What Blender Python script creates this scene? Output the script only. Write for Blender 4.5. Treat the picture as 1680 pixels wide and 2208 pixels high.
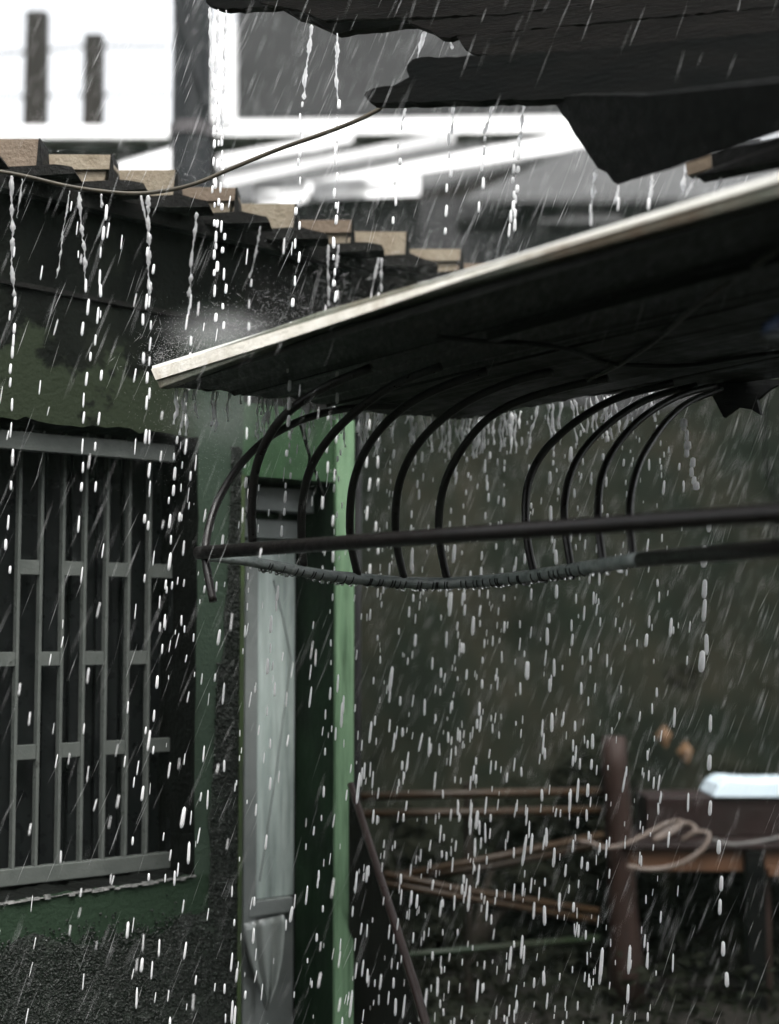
import bpy, math, random
from mathutils import Vector, Matrix
from mathutils.geometry import tessellate_polygon
import numpy as np
random.seed(7); RNG = np.random.default_rng(7)
for o in list(bpy.data.objects): bpy.data.objects.remove(o)
S = bpy.context.scene; COL = S.collection
R = math.radians

# ------------------------------------------------------------------ camera, sky, sun, exposure
EYE = Vector((0, 0, 1.6)); FPX = 3180.0; PITCH = math.atan(255/3180)   # photo units: 1680 x 2208
cd = bpy.data.cameras.new('camera'); cam = bpy.data.objects.new('camera', cd); COL.objects.link(cam)
cam.location = EYE; cam.rotation_euler = (math.pi/2 + PITCH, 0, 0)
cd.sensor_fit = 'VERTICAL'; cd.sensor_height = 36; cd.lens = 36*FPX/2208
cd.clip_start = .05; cd.clip_end = 600
cd.dof.use_dof = True; cd.dof.focus_distance = 3.95; cd.dof.aperture_fstop = 1.25
S.camera = cam
S.cycles.max_bounces = 7; S.cycles.volume_bounces = 0; S.cycles.transmission_bounces = 5; S.cycles.transparent_max_bounces = 6; S.cycles.diffuse_bounces = 3; S.cycles.glossy_bounces = 2
S.cycles.caustics_reflective = False; S.cycles.caustics_refractive = False
S.render.resolution_x = 779; S.render.resolution_y = 1024
w = bpy.data.worlds.new('World'); S.world = w; w.use_nodes = True
wn = w.node_tree.nodes; wl = w.node_tree.links
sky = wn.new('ShaderNodeTexSky'); sky.sky_type = 'NISHITA'; sky.sun_disc = False
SUN_EL, SUN_AZ = R(60), R(166)          # azimuth from +Y towards +X
sky.sun_elevation = SUN_EL; sky.sun_rotation = SUN_AZ
sky.air_density = 1.0; sky.dust_density = 6.0; sky.ozone_density = 1.0
hs = wn.new('ShaderNodeHueSaturation'); hs.inputs['Saturation'].default_value = .12
wl.new(sky.outputs[0], hs.inputs['Color']); wl.new(hs.outputs[0], wn['Background'].inputs[0])
wn['Background'].inputs[1].default_value = .13
sd = bpy.data.lights.new('sun', 'SUN'); sun = bpy.data.objects.new('sun', sd); COL.objects.link(sun)
sd.energy = .6; sd.angle = R(20); sd.color = (1, .97, .92)
sdir = Vector((math.sin(SUN_AZ)*math.cos(SUN_EL), math.cos(SUN_AZ)*math.cos(SUN_EL), math.sin(SUN_EL)))
sun.rotation_euler = sdir.to_track_quat('Z', 'Y').to_euler(); sun.location = (0, 0, 30)
vs = S.view_settings; vs.view_transform = 'Standard'; vs.look = 'None'; vs.gamma = 1; vs.exposure = 2.0

# ------------------------------------------------------------------ pixel rays and the grid of the place
CP, SP = math.cos(PITCH), math.sin(PITCH)
def ray(u, v):
    x = (u-840)/FPX; y = (1104-v)/FPX
    return Vector((x, CP - SP*y, SP + CP*y))
def at(u, v, depth):
    r = ray(u, v); return EYE + r*(depth/r.y)
def hit(u, v, p, n):
    r = ray(u, v); return EYE + r*((p-EYE).dot(n)/r.dot(n))
TH = R(51.6)
D = Vector((math.sin(TH), math.cos(TH), 0)); N = Vector((math.cos(TH), -math.sin(TH), 0))   # along the wall / out of it
W0 = at(0, 1359, 4.2)
def wl_(u, v, s):                        # pixel -> house coordinates (along, into, up) on the plane s behind the wall face
    p = hit(u, v, W0 - N*s, N)
    q = p - Vector((W0.x, W0.y, 0))
    return Vector((q.dot(D), s, p.z))

# ------------------------------------------------------------------ helpers
def lnk(o): COL.objects.link(o); return o
def tag(o, label, cat, group=None):
    o['label'] = label; o['category'] = cat
    if group: o['group'] = group
    return o
def thing(name, label, cat, loc=(0, 0, 0), rz=0, group=None):
    o = lnk(bpy.data.objects.new(name, None)); o.location = loc; o.rotation_euler = (0, 0, rz); o.empty_display_size = .1
    return tag(o, label, cat, group)
class MB:
    def __init__(s): s.v = []; s.f = []
    def add(s, vs_, fs): b = len(s.v); s.v += [Vector(p) for p in vs_]; s.f += [tuple(i+b for i in f) for f in fs]; return s
    def box(s, a, b):
        (x0, y0, z0), (x1, y1, z1) = a, b
        return s.add([(x0,y0,z0),(x1,y0,z0),(x1,y1,z0),(x0,y1,z0),(x0,y0,z1),(x1,y0,z1),(x1,y1,z1),(x0,y1,z1)],
                     [(0,3,2,1),(4,5,6,7),(0,1,5,4),(1,2,6,5),(2,3,7,6),(3,0,4,7)])
    def prism(s, pts, vec):              # polygon pts extruded by vec
        pts = [Vector(p) for p in pts]; vec = Vector(vec); n = len(pts)
        tr = tessellate_polygon([pts]); b = len(s.v)
        s.v += pts + [p+vec for p in pts]
        for t in tr: s.f.append((b+t[0], b+t[1], b+t[2])); s.f.append((b+n+t[2], b+n+t[1], b+n+t[0]))
        for i in range(n):
            j = (i+1) % n; s.f.append((b+i, b+j, b+n+j, b+n+i))
        return s
    def tube(s, pts, r, sides=10, cap=True):
        pts = [Vector(p) for p in pts]; n = len(pts); rs = r if hasattr(r, '__len__') else [r]*n
        b = len(s.v); t0 = (pts[1]-pts[0]).normalized()
        up = Vector((0, 0, 1)) if abs(t0.z) < .9 else Vector((1, 0, 0))
        e1 = t0.cross(up).normalized()
        for i, p in enumerate(pts):
            t = (pts[min(i+1, n-1)] - pts[max(i-1, 0)]).normalized()
            e1 = (e1 - t*e1.dot(t)).normalized(); e2 = t.cross(e1)
            for k in range(sides):
                a = 2*math.pi*k/sides; s.v.append(p + (e1*math.cos(a) + e2*math.sin(a))*rs[i])
        for i in range(n-1):
            for k in range(sides):
                k2 = (k+1) % sides
                s.f.append((b+i*sides+k, b+i*sides+k2, b+(i+1)*sides+k2, b+(i+1)*sides+k))
        if cap:
            s.f.append(tuple(b+k for k in range(sides))[::-1]); s.f.append(tuple(b+(n-1)*sides+k for k in range(sides)))
        return s
    def build(s, name, m, parent=None, off=None, smooth=False, bevel=0, fix=True):
        me = bpy.data.meshes.new(name); o_ = Vector(off) if off is not None else Vector((0, 0, 0))
        me.from_pydata([tuple(p-o_) for p in s.v], [], s.f)
        if fix:
            import bmesh
            bm = bmesh.new(); bm.from_mesh(me); bmesh.ops.recalc_face_normals(bm, faces=bm.faces); bm.to_mesh(me); bm.free()
        me.materials.append(m)
        if smooth: me.shade_smooth()
        ob = lnk(bpy.data.objects.new(name, me))
        if parent: ob.parent = parent
        if bevel:
            bv = ob.modifiers.new('bevel', 'BEVEL'); bv.width = bevel; bv.segments = 2; bv.limit_method = 'ANGLE'
        return ob
def smoothpath(pts, k=6):                # Catmull-Rom
    P = [Vector(p) for p in pts]; P = [P[0]*2-P[1]] + P + [P[-1]*2-P[-2]]; out = []
    for i in range(1, len(P)-2):
        a, b, c, d = P[i-1:i+3]
        for j in range(k):
            t = j/k
            out.append(.5*((2*b) + (c-a)*t + (2*a-5*b+4*c-d)*t*t + (3*b-a-3*c+d)*t**3))
    out.append(P[-2]); return out
def jag(pts, amp, step):                 # roughen a polyline (list of Vectors) in its own plane-ish
    out = []
    for a, b in zip(pts[:-1], pts[1:]):
        n = max(1, int((b-a).length/step))
        for i in range(n): out.append(a.lerp(b, i/n) + Vector((random.uniform(-1, 1), random.uniform(-1, 1), random.uniform(-1, 1)))*amp)
    out.append(pts[-1]); return out

# ------------------------------------------------------------------ materials
def mat(name, c1, c2=None, rough=.5, scale=6, bump=0, bscale=40, c3=None, s3=2, t3=.55, w3=.08, stretch=(1, 1, 1), metal=0, spec=.15, detail=6, rvar=.15, t1=.5, w1=.2):
    m = bpy.data.materials.new(name); m.use_nodes = True; nt = m.node_tree; n = nt.nodes; l = nt.links
    bs = n['Principled BSDF']; bs.inputs['Roughness'].default_value = rough; bs.inputs['Metallic'].default_value = metal
    bs.inputs['Specular IOR Level'].default_value = spec
    c2 = c2 or tuple(x*.6 for x in c1)
    if max(c1) < .5: c1 = tuple(x*.55 for x in c1); c2 = tuple(x*.55 for x in c2); c3 = tuple(x*.55 for x in c3) if c3 else None
    tc = n.new('ShaderNodeTexCoord'); mp = n.new('ShaderNodeMapping'); mp.inputs['Scale'].default_value = stretch
    l.new(tc.outputs['Object'], mp.inputs[0])
    def noise(sc, det=detail):
        x = n.new('ShaderNodeTexNoise'); x.inputs['Scale'].default_value = sc; x.inputs['Detail'].default_value = det
        x.inputs['Roughness'].default_value = .6; l.new(mp.outputs[0], x.inputs['Vector']); return x
    def ramp(src, t, wd):
        r = n.new('ShaderNodeMapRange'); r.inputs[1].default_value = t-wd; r.inputs[2].default_value = t+wd; l.new(src, r.inputs[0]); return r.outputs[0]
    def mix(fac, a, b):
        x = n.new('ShaderNodeMix'); x.data_type = 'RGBA'; l.new(fac, x.inputs[0])
        for i, c in ((6, a), (7, b)):
            if isinstance(c, tuple): x.inputs[i].default_value = (*c, 1)
            else: l.new(c, x.inputs[i])
        return x.outputs[2]
    n1 = noise(scale); col = mix(ramp(n1.outputs[0], t1, w1), c1, c2)
    if c3: col = mix(ramp(noise(s3).outputs[0], t3, w3), col, c3)
    l.new(col, bs.inputs['Base Color'])
    rr = n.new('ShaderNodeMapRange'); rr.inputs[1].default_value = .3; rr.inputs[2].default_value = .7
    rr.inputs[3].default_value = max(.03, rough-rvar); rr.inputs[4].default_value = min(1, rough+rvar)
    l.new(noise(scale*2.3).outputs[0], rr.inputs[0]); l.new(rr.outputs[0], bs.inputs['Roughness'])
    if bump:
        bp = n.new('ShaderNodeBump'); bp.inputs['Strength'].default_value = bump; bp.inputs['Distance'].default_value = .01
        l.new(noise(bscale).outputs[0], bp.inputs['Height']); l.new(bp.outputs[0], bs.inputs['Normal'])
    m['_h'] = 1
    return m
M = {}
M['plaster_dark'] = mat('mouldy_shaded_plaster', (.0025, .0032, .0024), (.0075, .0095, .0068), .55, 5, .5, 60, c3=(.022, .026, .017), s3=2.6, t3=.6, w3=.1, spec=.05)  # mould colours pushed darker to hold the eave's shade
M['plaster_green'] = mat('green_plaster', (.055, .085, .06), (.03, .045, .032), .5, 7, .5, 70, c3=(.012, .016, .012), s3=3, t3=.62, w3=.06)
M['rough'] = mat('rough_cast', (.007, .01, .007), (.016, .022, .016), .35, 40, .9, 160, spec=.3, c3=(.025, .04, .025), s3=8, t3=.6)
M['pebble'] = mat('pebble_dash', (.009, .013, .009), (.11, .12, .11), .25, 60, .3, 200, t1=.64, w1=.04)
M['paint_green'] = mat('green_paint', (.26, .42, .25), (.17, .30, .17), .45, 22, .35, 90, c3=(.06, .115, .06), s3=16, t3=.6, w3=.14, stretch=(3, 3, .22), spec=.2)
M['moss_green'] = mat('mossy_green_wall', (.06, .14, .06), (.022, .05, .022), .55, 4, .4, 60, c3=(.012, .02, .012), s3=5, t3=.56, w3=.08, stretch=(1, 1, .4))
M['grille'] = mat('grey_green_metal_paint', (.14, .152, .14), (.10, .112, .102), .35, 14, .15, 120, c3=(.02, .018, .015), s3=17, t3=.72, w3=.03)
M['shutter'] = mat('dark_shutter', (.008, .0095, .0095), (.012, .014, .014), .35, 8, .1, 50)
M['door'] = mat('grey_metal_door', (.49, .56, .535), (.34, .41, .385), .3, 9, .25, 40, stretch=(4, 4, .35), c3=(.17, .21, .195), s3=6, t3=.58, w3=.16, spec=.4)
M['door_frame'] = mat('grey_door_frame', (.36, .39, .38), (.26, .29, .28), .4, 8, .2, 60)
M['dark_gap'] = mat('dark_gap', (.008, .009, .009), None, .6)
M['tile'] = mat('clay_tile', (.24, .185, .135), (.155, .115, .08), .45, 16, .5, 90, c3=(.1, .07, .045), s3=11, t3=.68, w3=.1)
M['tile_pale'] = mat('pale_clay_tile', (.33, .285, .21), (.25, .2, .14), .45, 16, .5, 90, c3=(.15, .13, .08), s3=11, t3=.68, w3=.1)
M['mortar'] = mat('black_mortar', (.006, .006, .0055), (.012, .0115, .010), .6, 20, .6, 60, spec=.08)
M['fascia'] = mat('wet_painted_fascia', (.42, .43, .36), (.2, .22, .165), .35, 26, .5, 140, c3=(.26, .15, .08), s3=2.0, t3=.6, w3=.1)
M['board'] = mat('dark_old_board', (.016, .017, .014), (.022, .023, .019), .5, 7, .3, 40, stretch=(6, 1, 1), spec=.12)
M['board_olive'] = mat('olive_old_board', (.018, .02, .0145), (.021, .022, .016), .55, 7, .3, 40, stretch=(1, 1, 1), spec=.12)
M['roof_dark'] = mat('black_wet_timber', (.002, .0028, .0028), (.006, .0058, .0053), .55, 5, .2, 30, stretch=(.5, 2, 4), spec=.03)
M['roof_brown'] = mat('weathered_timber', (.009, .0075, .0065), (.0025, .0023, .0021), .6, 9, .3, 50, stretch=(.4, 2, 5), spec=.04)
M['rafter'] = mat('pale_rafter', (.30, .24, .18), (.2, .15, .1), .4, 9, .4, 60)
M['iron'] = mat('rusty_black_iron', (.009, .008, .008), (.017, .0135, .0125), .38, 30, .12, 120, spec=.3)
M['sheen_pipe'] = mat('wet_sheen_pipe', (.42, .47, .45), (.16, .2, .185), .08, 24, .4, 130, spec=.8)  # pale base colour stands in for bright wet reflections
M['tie'] = mat('black_tie_wire', (.012, .012, .013), None, .3)
M['cable'] = mat('weathered_cable', (.10, .085, .06), (.05, .045, .035), .4, 20)
M['cable_dark'] = mat('black_cable', (.008, .008, .008), None, .5)
M['white'] = mat('white_wall_paint', (.82, .82, .82), (.74, .74, .74), .5, 2, .1)
M['conc_dark'] = mat('dark_wet_concrete', (.018, .02, .023), (.012, .013, .015), .5, 3, .3, 20)
M['bg_dark'] = mat('dark_grey_wall', (.036, .035, .037), (.026, .026, .027), .6, 1.2, .2)
M['bg_brown'] = mat('brown_post', (.015, .0095, .007), (.011, .0065, .005), .6, 3)
M['tin'] = mat('pale_tin_roof', (.62, .62, .62), (.5, .5, .5), .35, 2, .1, c3=(.3, .3, .3), s3=1.5, t3=.62, w3=.15)
M['tin_grey'] = mat('grey_tin_roof', (.2, .2, .195), (.12, .12, .115), .5, 1.5, .1, c3=(.035, .035, .033), s3=1.2, t3=.55, w3=.1)
M['soil'] = mat('wet_soil', (.014, .012, .009), (.009, .008, .006), .9, 3, .7, 12, c3=(.02, .03, .014), s3=1.5)
M['bank'] = mat('overgrown_bank', (.0165, .0155, .0105), (.006, .0085, .0055), .9, 2.2, .8, 5, spec=.02, c3=(.004, .0055, .0036), s3=1.5, t3=.56, w3=.14, stretch=(1, .5, .6), w1=.12)
M['bark'] = mat('brown_post_wood', (.03, .015, .011), (.015, .008, .006), .6, 6, .6, 30, stretch=(2, 2, .4))
M['bamboo'] = mat('old_bamboo', (.042, .024, .011), (.02, .012, .006), .4, 5, .2)
M['bamboo_green'] = mat('green_rail', (.011, .03, .013), (.02, .014, .009), .4, 2.2)
M['pink_pole'] = mat('pinkish_pole', (.055, .037, .034), (.032, .022, .02), .4, 5, .2)
M['table'] = mat('worn_table_wood', (.12, .06, .033), (.07, .036, .02), .5, 5, .3, 40, stretch=(.5, 3, 3))
M['brown_box'] = mat('dark_brown_crate', (.02, .011, .010), (.013, .008, .007), .5, 5, .3)
M['hose'] = mat('pale_hose', (.15, .12, .1), (.09, .07, .058), .3, 8)
M['blue_white'] = mat('blue_white_tarp', (.42, .49, .53), (.34, .41, .45), .25, 3, .3)
M['tan'] = mat('tan_leaf', (.22, .13, .07), (.15, .09, .05), .5, 12)
M['trunk'] = mat('shrub_stem', (.03, .024, .018), None, .7)

def leaf_mat(name, c1, c2):
    m = mat(name, c1, c2, .85, 1.3, spec=.04); nt = m.node_tree
    bs = nt.nodes['Principled BSDF']; tr = nt.nodes.new('ShaderNodeBsdfTranslucent'); tr.inputs[0].default_value = (*c1, 1)
    mx = nt.nodes.new('ShaderNodeMixShader'); mx.inputs[0].default_value = .3
    nt.links.new(bs.outputs[0], mx.inputs[1]); nt.links.new(tr.outputs[0], mx.inputs[2]); nt.links.new(mx.outputs[0], nt.nodes['Material Output'].inputs[0])
    return m
M['leaf_a'] = leaf_mat('dark_green_leaf', (.014, .0165, .0105), (.017, .018, .012))
M['leaf_b'] = leaf_mat('olive_brown_leaf', (.02, .0185, .0125), (.016, .0155, .011))
M['leaf_c'] = leaf_mat('grey_green_leaf', (.022, .0245, .0185), (.018, .02, .015))
def water_mat(name, clear):  # white diffuse share paints the sky brightness drops would refract
    m = bpy.data.materials.new(name); m.use_nodes = True; nt = m.node_tree; n = nt.nodes; l = nt.links
    bs = n['Principled BSDF']; bs.inputs['Base Color'].default_value = (1, 1, 1, 1); bs.inputs['Transmission Weight'].default_value = 1
    bs.inputs['Roughness'].default_value = .06; bs.inputs['IOR'].default_value = 1.33
    df = n.new('ShaderNodeBsdfDiffuse'); df.inputs[0].default_value = (.97, .97, .97, 1)
    tr = n.new('ShaderNodeBsdfTranslucent'); tr.inputs[0].default_value = (.97, .97, .97, 1)
    a = n.new('ShaderNodeMixShader'); a.inputs[0].default_value = .6; l.new(df.outputs[0], a.inputs[1]); l.new(tr.outputs[0], a.inputs[2])
    b = n.new('ShaderNodeMixShader'); b.inputs[0].default_value = clear; l.new(a.outputs[0], b.inputs[1]); l.new(bs.outputs[0], b.inputs[2])
    l.new(b.outputs[0], n['Material Output'].inputs[0]); return m
M['water'] = water_mat('sky_white_water', .58)
M['drop'] = water_mat('water_drop', .08)
M['rain'] = water_mat('rain_streak', .4)

# ------------------------------------------------------------------ ground
g = MB().add([(-150, -60, 0), (150, -60, 0), (150, 250, 0), (-150, 250, 0)], [(0, 1, 2, 3)]).build('ground', M['soil'])
g['kind'] = 'structure'

# ------------------------------------------------------------------ house on the left
HL = Vector((W0.x, W0.y, 0)); HR = math.pi/2 - TH
house = thing('house', 'old mould-stained house with green plaster, barred window and clay tile eaves', 'house', HL, HR)
TK = .24
t_win_r = wl_(425, 1400, 0).x; t_win_l = t_win_r - 1.15
z_wt = wl_(0, 893, 0).z; z_wt2 = wl_(425, 942, 0).z
z_sill = wl_(200, 1925, 0).z
t_dl = wl_(521, 1500, 0).x; t_dr = wl_(719, 1500, 0).x; t_end = wl_(757, 1500, 0).x
z_dt = wl_(660, 1035, 0).z
z_top = wl_(200, 425, 0).z
T0 = -2.2
# front wall left of the door, with the ragged window opening
def jag2(a, b, amp, step):
    n = max(2, int((b-a).length/step)); out = []
    for i in range(n):
        p = a.lerp(b, i/n)
        if i: p = p + Vector((random.uniform(-1, 1)*amp, 0, random.uniform(-1, 1)*amp))
        out.append(p)
    return out
V = Vector
outer = [V((T0, 0, -.1)), V((t_dl, 0, -.1)), V((t_dl, 0, z_top)), V((T0, 0, z_top))]
hole = jag2(V((t_win_l, 0, z_sill)), V((t_win_r, 0, z_sill+.012)), .009, .03) + jag2(V((t_win_r, 0, z_sill+.012)), V((t_win_r, 0, z_wt2)), .003, .08) \
     + jag2(V((t_win_r, 0, z_wt2)), V((t_win_l, 0, z_wt)), .009, .035) + jag2(V((t_win_l, 0, z_wt)), V((t_win_l, 0, z_sill)), .003, .1)
mb = MB(); allp = outer + hole
tris = tessellate_polygon([outer, hole])
mb.v = [p.copy() for p in allp] + [p + V((0, TK, 0)) for p in allp]; na = len(allp); no = len(outer); nh = len(hole)
for t in tris: mb.f.append(tuple(t)); mb.f.append(tuple(i+na for i in t[::-1]))
for i in range(no): j = (i+1) % no; mb.f.append((i, j, na+j, na+i))
for i in range(nh): j = (i+1) % nh; mb.f.append((no+i, no+j, na+no+j, na+no+i))
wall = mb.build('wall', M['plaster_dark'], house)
# the wall's own mould / paint zones, by position on the wall; shade painted into the reveals
def wall_zones(m):
    nt = m.node_tree; n = nt.nodes; l = nt.links; bs = n['Principled BSDF']
    tc = n.new('ShaderNodeTexCoord'); sp = n.new('ShaderNodeSeparateXYZ'); l.new(tc.outputs['Object'], sp.inputs[0])
    nz = n.new('ShaderNodeTexNoise'); nz.inputs['Scale'].default_value = 3.2; nz.inputs['Detail'].default_value = 7; nz.inputs['Roughness'].default_value = .65
    l.new(tc.outputs['Object'], nz.inputs['Vector'])
    def band(out, a, b, amp):            # 0 below a .. 1 above b with noisy edge
        ad = n.new('ShaderNodeMath'); ad.operation = 'MULTIPLY_ADD'; l.new(nz.outputs[0], ad.inputs[0]); ad.inputs[1].default_value = amp
        s2 = n.new('ShaderNodeMath'); s2.operation = 'ADD'; l.new(out, s2.inputs[0]); s2.inputs[1].default_value = -amp*.5; l.new(s2.outputs[0], ad.inputs[2])
        r = n.new('ShaderNodeMapRange'); r.interpolation_type = 'SMOOTHSTEP'; r.inputs[1].default_value = a; r.inputs[2].default_value = b; l.new(ad.outputs[0], r.inputs[0]); return r.outputs[0]
    def mul(a, b):
        x = n.new('ShaderNodeMath'); x.operation = 'MULTIPLY'; l.new(a, x.inputs[0])
        l.new(b, x.inputs[1]) if not isinstance(b, float) else None
        if isinstance(b, float): x.inputs[1].default_value = b
        return x.outputs[0]
    def inv(a):
        x = n.new('ShaderNodeMath'); x.operation = 'SUBTRACT'; x.inputs[0].default_value = 1; l.new(a, x.inputs[1]); return x.outputs[0]
    def mixc(f, a, c):
        x = n.new('ShaderNodeMix'); x.data_type = 'RGBA'; l.new(f, x.inputs[0]); l.new(a, x.inputs[6]); x.inputs[7].default_value = (*c, 1); return x.outputs[2]
    base = bs.inputs['Base Color'].links[0].from_socket
    z = sp.outputs[2]; t = sp.outputs[0]
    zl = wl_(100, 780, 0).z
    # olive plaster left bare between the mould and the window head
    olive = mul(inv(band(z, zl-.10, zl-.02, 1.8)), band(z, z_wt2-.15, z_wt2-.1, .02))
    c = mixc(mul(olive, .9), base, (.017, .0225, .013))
    # green plaster right of the window
    c = mixc(mul(band(t, t_win_r-.1, t_win_r+.03, .25), inv(band(z, zl+.0, zl+.3, .4))), c, (.028, .042, .030))
    # green plaster below the sill, fading to mould at the foot
    gs = mul(inv(band(z, z_sill+.01, z_sill+.02, .0)), band(z, z_sill-.27, z_sill-.16, .3))
    c = mixc(gs, c, (.016, .028, .017))
    c = mixc(band(sp.outputs[1], .004, .008, .0), c, (.004, .0045, .004))  # window reveals blackened: recess shade painted in by depth
    l.new(c, bs.inputs['Base Color'])
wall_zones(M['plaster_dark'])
# rough cast patches: one bed and its pebbles
t_r0 = wl_(452, 1900, 0).x; t_r1 = t_dl - .012; z_r = wl_(300, 2010, 0).z
z_rt = wl_(470, 960, 0).z
bed = []
for i in range(22): z = -.05 + (z_rt+.05)*i/21; bed.append(V((t_r0 + .03*(z-1)/1 + random.uniform(-.012, .012) + (.03 if z > 1.5 else 0), -.006, z)))
strip = bed[:] ; 
mbp = MB(); mbp.prism([V((t_r1, -.006, -.05))] + [V((t_r1, -.006, z_rt))] + strip[::-1], V((0, .02, 0)))
foot_top = [V((T0 + (t_r0-T0)*i/60, -.007, z_r + random.uniform(-.03, .03) - .03*math.sin(i*.5))) for i in range(61)]
mbf = MB(); mbf.prism([V((T0, -.007, -.05)), V((t_r0+.02, -.007, -.05))] + foot_top[::-1], V((0, .02, 0)))
rc = mbp.build('rough_cast_strip', M['rough'], house); rc2 = mbf.build('rough_cast_foot', M['rough'], house)
def pebbles(name, spots):
    oc = np.array([(1,0,0),(-1,0,0),(0,1,0),(0,-1,0),(0,0,1),(0,0,-1)], float); fc = [(0,2,4),(2,1,4),(1,3,4),(3,0,4),(2,0,5),(1,2,5),(3,1,5),(0,3,5)]
    m_ = MB()
    for (t, z) in spots:
        r = random.uniform(.0022, .0058); a = random.random()*3
        m_.v += [V((t + (c[0]*math.cos(a)-c[2]*math.sin(a))*r*random.uniform(.8, 1.4), -.007 + c[1]*r*.8, z + (c[0]*math.sin(a)+c[2]*math.cos(a))*r)) for c in oc]
        b = len(m_.v)-6; m_.f += [tuple(b+i for i in f) for f in fc]
    o = m_.build(name, M['pebble'], house, fix=False); o['kind'] = 'stuff'; return o
sp_ = []
for _ in range(5200):
    z = random.uniform(.1, z_rt); e = t_r0 + .03*(z-1) + (.03 if z > 1.5 else 0)
    sp_.append((random.uniform(e, t_r1), z))
for _ in range(9500): sp_.append((random.uniform(-.1, t_r0), z_r - abs(random.gauss(0, .25)) + random.gauss(0, .03)))
pebbles('pebble_dash', sp_)
# ledge line on the upper wall
za, zb = wl_(0, 545, 0).z, wl_(340, 640, 0).z
tl = wl_(340, 640, 0).x
MB().prism([V((T0, -.012, za)), V((tl*2, -.012, za+(zb-za)*2)), V((tl*2, -.012, za+(zb-za)*2-.014)), V((T0, -.012, za-.014))], V((0, .02, 0))).build('wall_ledge', M['mortar'], house)
# door surround: lintel wall and the bright pier
z_gl = wl_(640, 880, 0).z
MB().box((t_dl+.001, 0.002, z_dt), (t_end-.002, TK, z_gl)).build('lintel_wall', M['moss_green'], house)
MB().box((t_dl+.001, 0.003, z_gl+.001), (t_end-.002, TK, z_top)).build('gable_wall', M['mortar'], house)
pier = MB().box((t_dr, 0, -.1), (t_end, TK+.05, z_dt-.001)).build('pier', mat('shaded_green_reveal', (.010, .024, .012), (.006, .012, .007), .6, 4, .4, 60, c3=(.02, .05, .022), s3=3, t3=.6, w3=.1, stretch=(1, 1, .4), spec=.1), house)  # the reveal's shade is painted in as a darker green
MB().box((t_dr+.002, -.012, -.1), (t_end+.003, -.0005, wl_(740, 905, 0).z)).build('pier_face', M['paint_green'], house)
MB().box((t_dl-.014, -.012, -.1), (t_dl-.0, 0.02, z_dt)).build('corner_bead', mat('edge_moss', (.07, .11, .04), (.04, .05, .03), .5, 9), house)
# rest of the body
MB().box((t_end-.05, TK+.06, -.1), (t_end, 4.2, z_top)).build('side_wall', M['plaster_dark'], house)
MB().box((T0, 4.2, -.1), (t_end, 4.4, z_top)).build('back_wall', M['plaster_green'], house)
MB().box((T0-.2, 0, -.1), (T0-.001, 4.4, z_top)).build('end_wall', M['plaster_green'], house)
# ---- window: grille, shutter
win = lnk(bpy.data.objects.new('window', None)); win.parent = house
gs_ = .165
def G(u, v, s=gs_): return wl_(u, v, s)
zt0, zt1 = G(0, 928).z, G(0, 960).z; zb0, zb1 = G(0, 1875).z, G(0, 1912).z
t_fr = G(374, 1400).x; t_fl = t_win_l - .02
MB().box((t_fl, .05, G(0, 966, .05).z), (G(374, 1400, .05).x, .075, G(0, 926, .05).z)).build('top_rail', M['grille'], win, bevel=.003)
MB().box((t_fl, gs_-.014, zb1), (t_fr, gs_+.016, zb0)).build('bottom_rail', M['grille'], win, bevel=.003)
us = [43, 91, 138, 185, 232, 279, 323]; ts = [G(u, 975).x for u in us]
dt_ = (ts[-1]-ts[0])/6; ts = [ts[0]-dt_*2, ts[0]-dt_] + ts
t_last = G(352, 1400).x
bw = .0050
for i, t in enumerate(ts): MB().box((t-bw, gs_-.012, zb0-.004), (t+bw, gs_+.012, zt0+.03)).build('bar', M['grille'], win, bevel=.0015)
MB().box((t_fr-.012, gs_-.011, zb0), (t_fr, gs_+.013, zt1)).build('side_stile', M['shutter'], win)
for r, (v0, v1) in enumerate(((1210, 1241), (1405, 1435), (1602, 1633))):
    za, zb = G(138, v0).z, G(138, v1).z; tt = ts + [t_fr]
    for i in range(len(tt)-1):
        if (i + r) % 2 == 0: MB().box((tt[i]+bw, gs_-.008, zb), (tt[i+1]-bw, gs_+.010, za)).build('crossbar', M['grille'], win, bevel=.0015)
k = int((t_fr-t_fl)/.045)
for i in range(k+2):
    a = t_fl + (t_fr+.06-t_fl)*i/(k+2); b = t_fl + (t_fr+.06-t_fl)*(i+1)/(k+2)
    off = .0 if i % 2 else .016
    MB().box((a+.001, gs_+.045+off, z_sill-.02), (b-.001, gs_+.06+off, z_wt+.05)).build('shutter_slat', M['shutter'], win)
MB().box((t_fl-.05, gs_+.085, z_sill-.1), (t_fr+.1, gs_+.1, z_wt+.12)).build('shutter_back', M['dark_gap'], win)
# broken wet sill edge, its shine painted as pale patches
m_ = MB(); n_ = 46
for i in range(n_):
    t = -.2 + (t_win_r+.2)*i/n_; wdt = (t_win_r+.2)/n_
    m_.box((t, -.006-random.random()*.006, z_sill-.002+.012*(t/t_win_r)+random.uniform(-.004, .004)), (t+wdt*.98, -.001+random.random()*.006, z_sill+.004+.012*(t/t_win_r)+random.uniform(-.003, .004)))
m_.build('broken_sill', mat('wet_shine_sill', (.45, .45, .43), (.05, .055, .05), .12, 35, .4, 120, spec=.8), win)
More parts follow.
